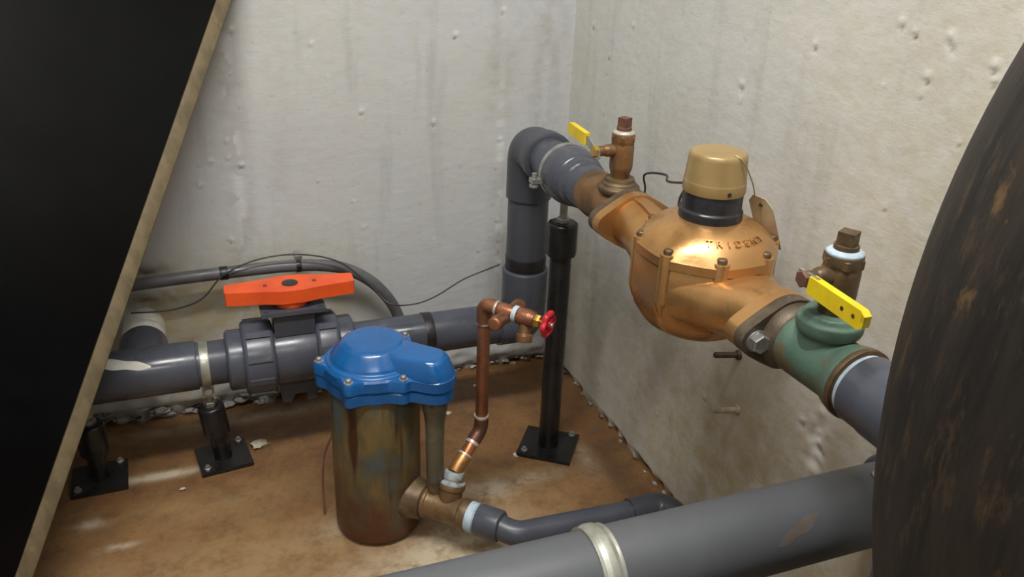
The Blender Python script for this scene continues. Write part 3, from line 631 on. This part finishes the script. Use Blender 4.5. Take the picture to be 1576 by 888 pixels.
gp = part('grip', prism(B(), [(-.076, -.0100), (0, -.0095), (0, .0095), (-.076, .0100), (-.082, .006), (-.082, -.006)], sc + V((0, -.010, -.002)), (0, 1, .04), (0, -.04, 1), -.0045, .0045, .002), 'yellow', lv, label='yellow vinyl grip')
for k in (.050, .066): part('grip_mark', lathe(B(), [(0, .0028), (.0006, .0028)], sc + V((-.0040, -.012 - k, -.002 - .04 * k)), (-1, 0, 0), 5, 0), 'brass_dark', gp)

# the meter
MC = V((XM, -.800, 0))
wm = thing('water_meter', 'gold painted bronze water meter with tan register cap between two flanges', 'meter', (XM, -.80, .53))
bph = [math.radians(-110 + 45 * k) for k in range(8)]
ph = bph[0]
def oct_ring(z, r, n=64, rnd=.35):
    pts = []
    for i in range(n):
        a = 2 * PI * i / n; k = ((a - ph + PI / 8) % (PI / 4)) - PI / 8       # angle from nearest bolt corner
        o8 = r * math.cos(PI / 8) / math.cos(PI / 8 - abs(k)); pts.append((XM + math.cos(a) * (o8 * (1 - rnd) + r * rnd * .97), -.80 + math.sin(a) * (o8 * (1 - rnd) + r * rnd * .97), z))
    return pts
part('body', loft(B(), [oct_ring(.520, .030, rnd=1), oct_ring(.522, .058, rnd=1), oct_ring(.533, .076, rnd=.8), oct_ring(.552, .089, rnd=.5), oct_ring(.575, .0955), oct_ring(.626, .0955), oct_ring(.629, .0945)]), 'gold', wm, smooth=30)
part('lid', loft(B(), [oct_ring(.629, .0925), oct_ring(.6305, .0970), oct_ring(.6420, .0970), oct_ring(.6445, .0950), oct_ring(.6520, .0890, rnd=.6), oct_ring(.6610, .0800, rnd=1), oct_ring(.6695, .0680, rnd=1), oct_ring(.6755, .0550, rnd=1), oct_ring(.678, .0450, rnd=1), oct_ring(.679, .030, rnd=1)]), 'gold', wm, smooth=30)
for a in bph:
    p = V((XM + .0865 * math.cos(a), -.80 + .0865 * math.sin(a), 0))
    bs = part('bolt_boss', lathe(B(), [(.560, .004), (.580, .0105), (.648, .0105)], p, (0, 0, 1), 18, .002), 'gold', wm)
    part('bolt_head', lathe(B(), [(.647, .0068), (.653, .0066), (.6545, .005)], p, (0, 0, 1), 12, .0008), 'brass_dark', bs)
def ell(y, hx, zc, hz_, p=2.4, n=40):
    o = []
    for i in range(n):
        a = 2 * PI * i / n; c, s = math.cos(a), math.sin(a)
        o.append((XM + hx * math.copysign(abs(c) ** (2 / p), c), y, zc + hz_ * math.copysign(abs(s) ** (2 / p), s)))
    return o
part('outlet_neck', loft(B(), [ell(-.800, .088, .585, .040, 3.5), ell(-.850, .079, .588, .037, 3), ell(-.900, .056, .594, .038, 2.4), ell(-.935, .043, .599, .039, 2.1), ell(-.960, .041, .600, .040, 2)]), 'gold', wm, smooth=45)
part('inlet_neck', loft(B(), [ell(-.780, .080, .583, .036, 3), ell(-.730, .064, .585, .034, 2.8), ell(-.680, .046, .592, .036, 2.3), ell(-.640, .040, .598, .038, 2.1), ell(-.606, .041, .600, .040, 2)]), 'gold', wm, smooth=45)
part('inlet_flange', oval_flange(B(), -.597, -.616), 'gold', wm)
part('outlet_flange', oval_flange(B(), -.955, -.974), 'gold', wm)
bm = B(); prism(bm, [(-.612, .600), (-.612, .640), (-.640, .640), (-.720, .625), (-.720, .590)], (XM, 0, 0), (0, 1, 0), (0, 0, 1), -.010, .010, .002); part('flange_rib', bm, 'gold', wm)
rg = part('register_base', lathe(B(), [(.674, .0390), (.677, .0412), (.689, .0412), (.6915, .0385), (.716, .0385)], MC, (0, 0, 1), 48, .0012), 'rubber', wm, label='black register collar')
cp = part('register_cap', lathe(B(), [(.713, .0402), (.727, .0400), (.729, .0394), (.760, .0368), (.765, .0345), (.766, .025)], MC, (0, 0, 1), 48, .002), 'goldcap', wm, label='tan register cap')
aa = math.radians(-95); part('seal_hole', lathe(B(), [(.034, .0028), (.0408, .0028)], MC + V((0, 0, .7195)), (math.cos(aa), math.sin(aa), 0), 12, 0), 'rubber', cp)
part('seal_wire', tube(B(), smooth_path([MC + V((.004, -.029, .767)), MC + V((.012, -.0375, .760)), MC + V((.034, -.032, .730)), MC + V((.052, -.022, .700)), MC + V((.072, -.012, .682))]), .0009, 6), 'sealwire', wm)
# raised lettering on the lid
def letters(word, R0, z0, slope, size, centre, step):
    objs = []
    for i, ch in enumerate(word):
        cu = bpy.data.curves.new('letter', 'FONT'); cu.body = ch; cu.size = size; cu.extrude = .0008; cu.align_x = 'CENTER'; cu.resolution_u = 2
        to = bpy.data.objects.new('letter', cu); COL.objects.link(to); bpy.context.view_layer.update()
        me = bpy.data.meshes.new_from_object(to); bpy.data.objects.remove(to); bpy.data.curves.remove(cu)
        a = centre + (i - (len(word) - 1) / 2) * step; rad = V((math.cos(a), math.sin(a), 0)); tan = V((-math.sin(a), math.cos(a), 0))
        up = (-rad * math.cos(slope) + V((0, 0, 1)) * math.sin(slope)); nrm = tan.cross(up)
        Mx = Matrix((tan, up, nrm)).transposed().to_4x4(); Mx.translation = MC + rad * R0 + V((0, 0, z0)) - wm.location
        me.transform(Mx); me.materials.append(MT['gold']); o = bpy.data.objects.new('raised_letter', me); COL.objects.link(o); o.parent = wm
letters('TRIDENT', .0762, .6645, .62, .014, math.radians(-92), .175)

# card tag on its wire behind the meter
tg = thing('paper_tag', 'stained card tag hanging by wire on the meter, against the wall', 'tag', MC + V((.08, -.01, .66)))
bm = B(); prism(bm, [(-.018, -.04), (.018, -.04), (.018, .022), (.009, .034), (-.009, .034), (-.018, .022)], MC + V((.074, -.016, .672)), V((.40, -.85, -.1)), V((-.35, .05, .90)), -.0006, .0006, 0); part('card', bm, 'tag', tg, smooth=0)
e1 = V((.40, -.85, -.1)).normalized(); e2 = V((-.35, .05, .90)).normalized(); part('eyelet', lathe(B(), [(-.0009, .003), (.0012, .003)], MC + V((.074, -.016, .672)) + e2 * .022, e1.cross(e2), 12, 0), 'rust', tg)
part('signal_wire', tube(B(), smooth_path([(XM + .02, -.765, .712), (XM + .015, -.745, .706), (XM + .015, -.70, .690), (XM + .03, -.64, .672), (XM + .05, -.60, .668), (XM + .04, -.555, .655), (XM + .075, -.50, .60), (XM + .09, -.42, .50)]), .0018, 6), 'wire', None, 'thin dark wire running behind the gold meter to the bronze tee', 'wire', loc=(XM, -.7, .69))
part('signal_wire', tube(B(), smooth_path([(XM - .005, -.764, .706), (XM - .010, -.752, .700), (XM - .012, -.744, .685), (XM - .010, -.740, .668), (XM - .005, -.736, .652)]), .0018, 6), 'wire', None, 'short dark wire dropping from register collar onto the meter lid', 'wire', loc=(XM, -.75, .69))

# green tee with dark flange
gt = thing('green_tee', 'verdigris green bronze tee with brown oval flange beside the tank', 'fitting', (XM, -1.04, ZM))
part('flange', oval_flange(B(), -.9745, -.990), 'flange_dark', gt)
part('flange_hub', lathe(B(), [(0, .042), (.012, .039), (.018, .036)], (XM, -.989, ZM), (0, -1, 0), 40, .002), 'flange_dark', gt)
for s in (-1, 1):
    b = part('bolt', lathe(B(), [(0, .0135), (.002, .0135)], (XM + s * .047, -.990, ZM), (0, -1, 0), 20, .0005), 'steel', gt)
    part('bolt_head', hexnut(B(), (XM + s * .047, -.992, ZM), (0, -1, 0), .0118, .010), 'steel', b)
part('run', lathe(B(), [(0, .035), (.008, .037), (.075, .0345), (.085, .0385), (.094, .0405), (.099, .0405)], (XM, -1.003, ZM), (0, -1, 0), 40, .003), 'verdigris', gt)
part('branch', lathe(B(), [(0, .033), (.032, .030), (.036, .034), (.040, .0355), (.050, .0355), (.052, .031), (.058, .028)], (XM, -1.045, ZM), (0, 0, 1), 36, .002), 'verdigris', gt)
part('outlet_rim', lathe(B(), [(0, .0410), (.007, .0410), (.008, .0365)], (XM, -1.0985, ZM), (0, -1, 0), 40, .001), 'brass_dark', gt)
cpn = thing('pipe_coupling', 'grey plastic coupling leaving the green tee behind the tank', 'pipe', (XM, -1.13, ZM))
part('sealant', lathe(B(), [(0, .0365), (.007, .0360)], (XM, -1.106, ZM), (0, -1, 0), 36, .001), 'ptfe', cpn)
part('adapter', lathe(B(), [(0, .0385), (.034, .0385), (.037, .0365)], (XM, -1.112, ZM), (0, -1, 0), 40, .001), 'pvc', cpn)
part('elbow', tube(B(), fillet([(XM, -1.14, ZM), (XM, -1.200, ZM), (XM + .02, -1.205, ZM - .06)], .045, 10), .0395, 36), 'pvc', cpn)
part('drop_pipe', tube(B(), [(XM + .02, -1.205, ZM - .05), (XM + .02, -1.205, .0)], .034, 30), 'pvc', cpn)

# ------------------------------------------------------------------ foreground pipe across the bottom
FY, FZ, FR = -1.088, .412, .0465
fp = thing('service_pipe', 'thick dusty grey pipe crossing the bottom foreground into right wall', 'pipe', (-.5, FY, FZ))
part('pipe', lathe(B(), [(0, FR), (1.18, FR)], (-1.18, FY, FZ), (1, 0, 0), 56), 'pvc_fg', fp)
part('wall_collar', lathe(B(), [(0, .050), (.003, .0545), (.055, .0545)], (-.052, FY, FZ), (1, 0, 0), 48, .002), 'pvc_fg', fp)
part('end_elbow', tube(B(), fillet([(-1.14, FY, FZ), (-1.22, FY, FZ), (-1.22, FY, .30)], .06, 10), .0530, 36), 'pvc_fg', fp)
part('drop_pipe', tube(B(), [(-1.22, FY, .33), (-1.22, FY, .0)], FR, 36), 'pvc_fg', fp)
def clamp(x, label):
    t = thing('pipe_clamp', label, 'clamp', (x, FY, 0), 'clamps on the foreground pipe')
    s = part('strap', lathe(B(), [(-.0125, .0475), (-.0125, .0500), (-.0085, .0492), (-.004, .0515), (.004, .0515), (.0085, .0492), (.0125, .0500), (.0125, .0475)], (x, FY, FZ), (1, 0, 0), 56, .0008), 'strap', t)
    part('post', lathe(B(), [(0, .0205), (.31, .0205)], (x, FY, .006), (0, 0, 1), 24), 'black', t)
    part('collar', lathe(B(), [(0, .027), (.06, .027)], (x, FY, .262), (0, 0, 1), 24), 'black', t)
    part('threaded_rod', lathe(B(), [(0, .0075), (.052, .0075)], (x, FY, .314), (0, 0, 1), 14), 'strap', t)
    bm = B(); box(bm, (x, FY, .0055), .115, .115, .007, .0015); part('base_plate', bm, 'black', t)
    return t
clamp(-.437, 'galvanised strap clamp and black post under the foreground pipe')
bm = B(); rows = []
for j in range(13):
    u = j / 12; x = -.245 + .060 * u; c0 = .42 + .50 * u; wd = .16 * math.sin(PI * (.08 + .84 * u)) * (1 + .3 * math.sin(11 * u))
    rows.append([bm.verts.new((x, FY - math.cos(c0 + wd * (q / 3 - 1)) * .0467, FZ + math.sin(c0 + wd * (q / 3 - 1)) * .0467)) for q in range(7)])
for i in range(12):
    for q in range(6): bm.faces.new((rows[i][q], rows[i + 1][q], rows[i + 1][q + 1], rows[i][q + 1]))
part('rust_smear', bm, mat('rust_smear', (.110, .072, .046), (.090, .088, .090), None, 70, rough=.55, t=(.38, .60)), fp, label='faint orange rust smear')
st_ = part('pipe_sticker', lathe(B(), [(0, .0090), (.002, .0090)], (-.085, FY - .006, FZ + .0463), (0, -.1, 1), 8, .0004), 'steel', fp, label='shiny bolt on the pipe')

# ------------------------------------------------------------------ dark worn tank at right
TX, TY, TR, TZ, TC_ = -.2715, -1.500, .200, .827, .366
tk = thing('pressure_tank', 'large dark worn egg-shaped steel tank filling the right edge', 'tank', (TX, TY, 0))
prof = [(TZ - TC_ * math.cos(PI * k / 60), max(0., TR * math.sin(PI * k / 60)) if 0 < k < 60 else 0) for k in range(61)]
part('shell', lathe(B(), prof, (TX, TY, 0), (0, 0, 1), 96, 0), 'tank', tk)
part('skirt', lathe(B(), [(0, .13), (.004, .138), (.50, .118)], (TX, TY, 0), (0, 0, 1), 64, .001), 'tank', tk)
part('top_fitting', lathe(B(), [(1.185, .022), (1.21, .022), (1.212, .016), (1.235, .016)], (TX, TY, 0), (0, 0, 1), 24, .001), 'rust', tk)

# ------------------------------------------------------------------ black panel leaning at left
A0 = V((-1.129, -.620, 0)); B0 = V((-.659, -.030, .914)); al = (B0 - A0).normalized()
wv = (V((-.778, -1.680, 1.052)) - (A0 + B0) / 2).normalized(); wv = (wv - al * wv.dot(al)).normalized(); sv = al.cross(wv)
if sv.x < 0: sv = -sv
phi = math.radians(-14); en = sv * math.cos(phi) + wv * math.sin(phi); nn_ = wv * math.cos(phi) - sv * math.sin(phi)
hv = nn_.cross(V((0, 0, 1))).normalized()
if hv.x > 0: hv = -hv
TH = .036
bp = thing('leaning_panel', 'big glossy black panel with raw tan edge leaning at left', 'panel', A0)
def slab_quad(bm, c, th0, th1, bev):
    s = bmesh.new(); lo = [s.verts.new(p - nn_ * th1) for p in c]; hi = [s.verts.new(p - nn_ * th0) for p in c]; n = len(c)
    s.faces.new(list(reversed(lo))); s.faces.new(hi)
    for i in range(n): s.faces.new((lo[i], lo[(i + 1) % n], hi[(i + 1) % n], hi[i]))
    if bev: bmesh.ops.bevel(s, geom=list(s.edges), offset=bev, segments=2, affect='EDGES', profile=.5, clamp_overlap=True)
    merge(bm, s); return bm
lift = al * .02
g = hv * .031; up_ = nn_.cross(hv); up_ = up_ if up_.z > 0 else -up_
part('sheet', slab_quad(B(), [A0 + g + lift, B0 + g, B0 + hv * .75 + up_ * .42, A0 + hv * .75 + lift], 0, TH, .001), 'board_black', bp)
part('edge_strip', slab_quad(B(), [A0 + lift, B0, B0 + g, A0 + g + lift], -.001, TH + .001, .006), 'board_edge', bp, label='raw tan edge')

# ------------------------------------------------------------------ small things: wall plugs, floor chips
def plug(y, z, label, m):
    t = thing('wall_plug', label, 'wall plug', (0, y, z), 'wall plugs under the meter')
    part('shank', lathe(B(), [(-.004, .0050), (.040, .0050), (.042, .0032)], (0, y, z), (-1, .25, .02), 12, .001), m, t)
    part('collar', lathe(B(), [(-.002, .0085), (.004, .0085)], (0, y, z), (-1, .25, .02), 12, .001), m, t)
plug(-.705, .392, 'grey screw plug sticking out of right wall close below the meter', 'flange_dark')
plug(-.725, .300, 'tan wooden plug sticking out of right wall lower down', 'chip')
chips = [(-.723, -.164, .013, 'flat tan stone chip right of the second short stand'), (-.322, -.165, .006, 'small white chip on floor right of the blue lid'), (-.225, -.075, .006, 'small white chip on floor near back wall, between copper pipe and black post'), (-.232, -.352, .006, 'white chip touching the tall stand base plate'), (-.050, -.140, .008, 'pale chip in the corner right of the tall stand'), (-.095, -.62, .006, 'pale chip beside the slim grey pipe near right wall'), (-.875, -.262, .004, 'tiny pale chip on floor between the two short stands')]
for i, (x, y, s, lab) in enumerate(chips):
    part('stone_chip', lump(B(), (x, y, s * .45), (s * 1.3, s, s * .5), 300 + i), 'chip', None, lab, 'chip', 'chips of mortar on the floor', smooth=50, loc=(x, y, 0))
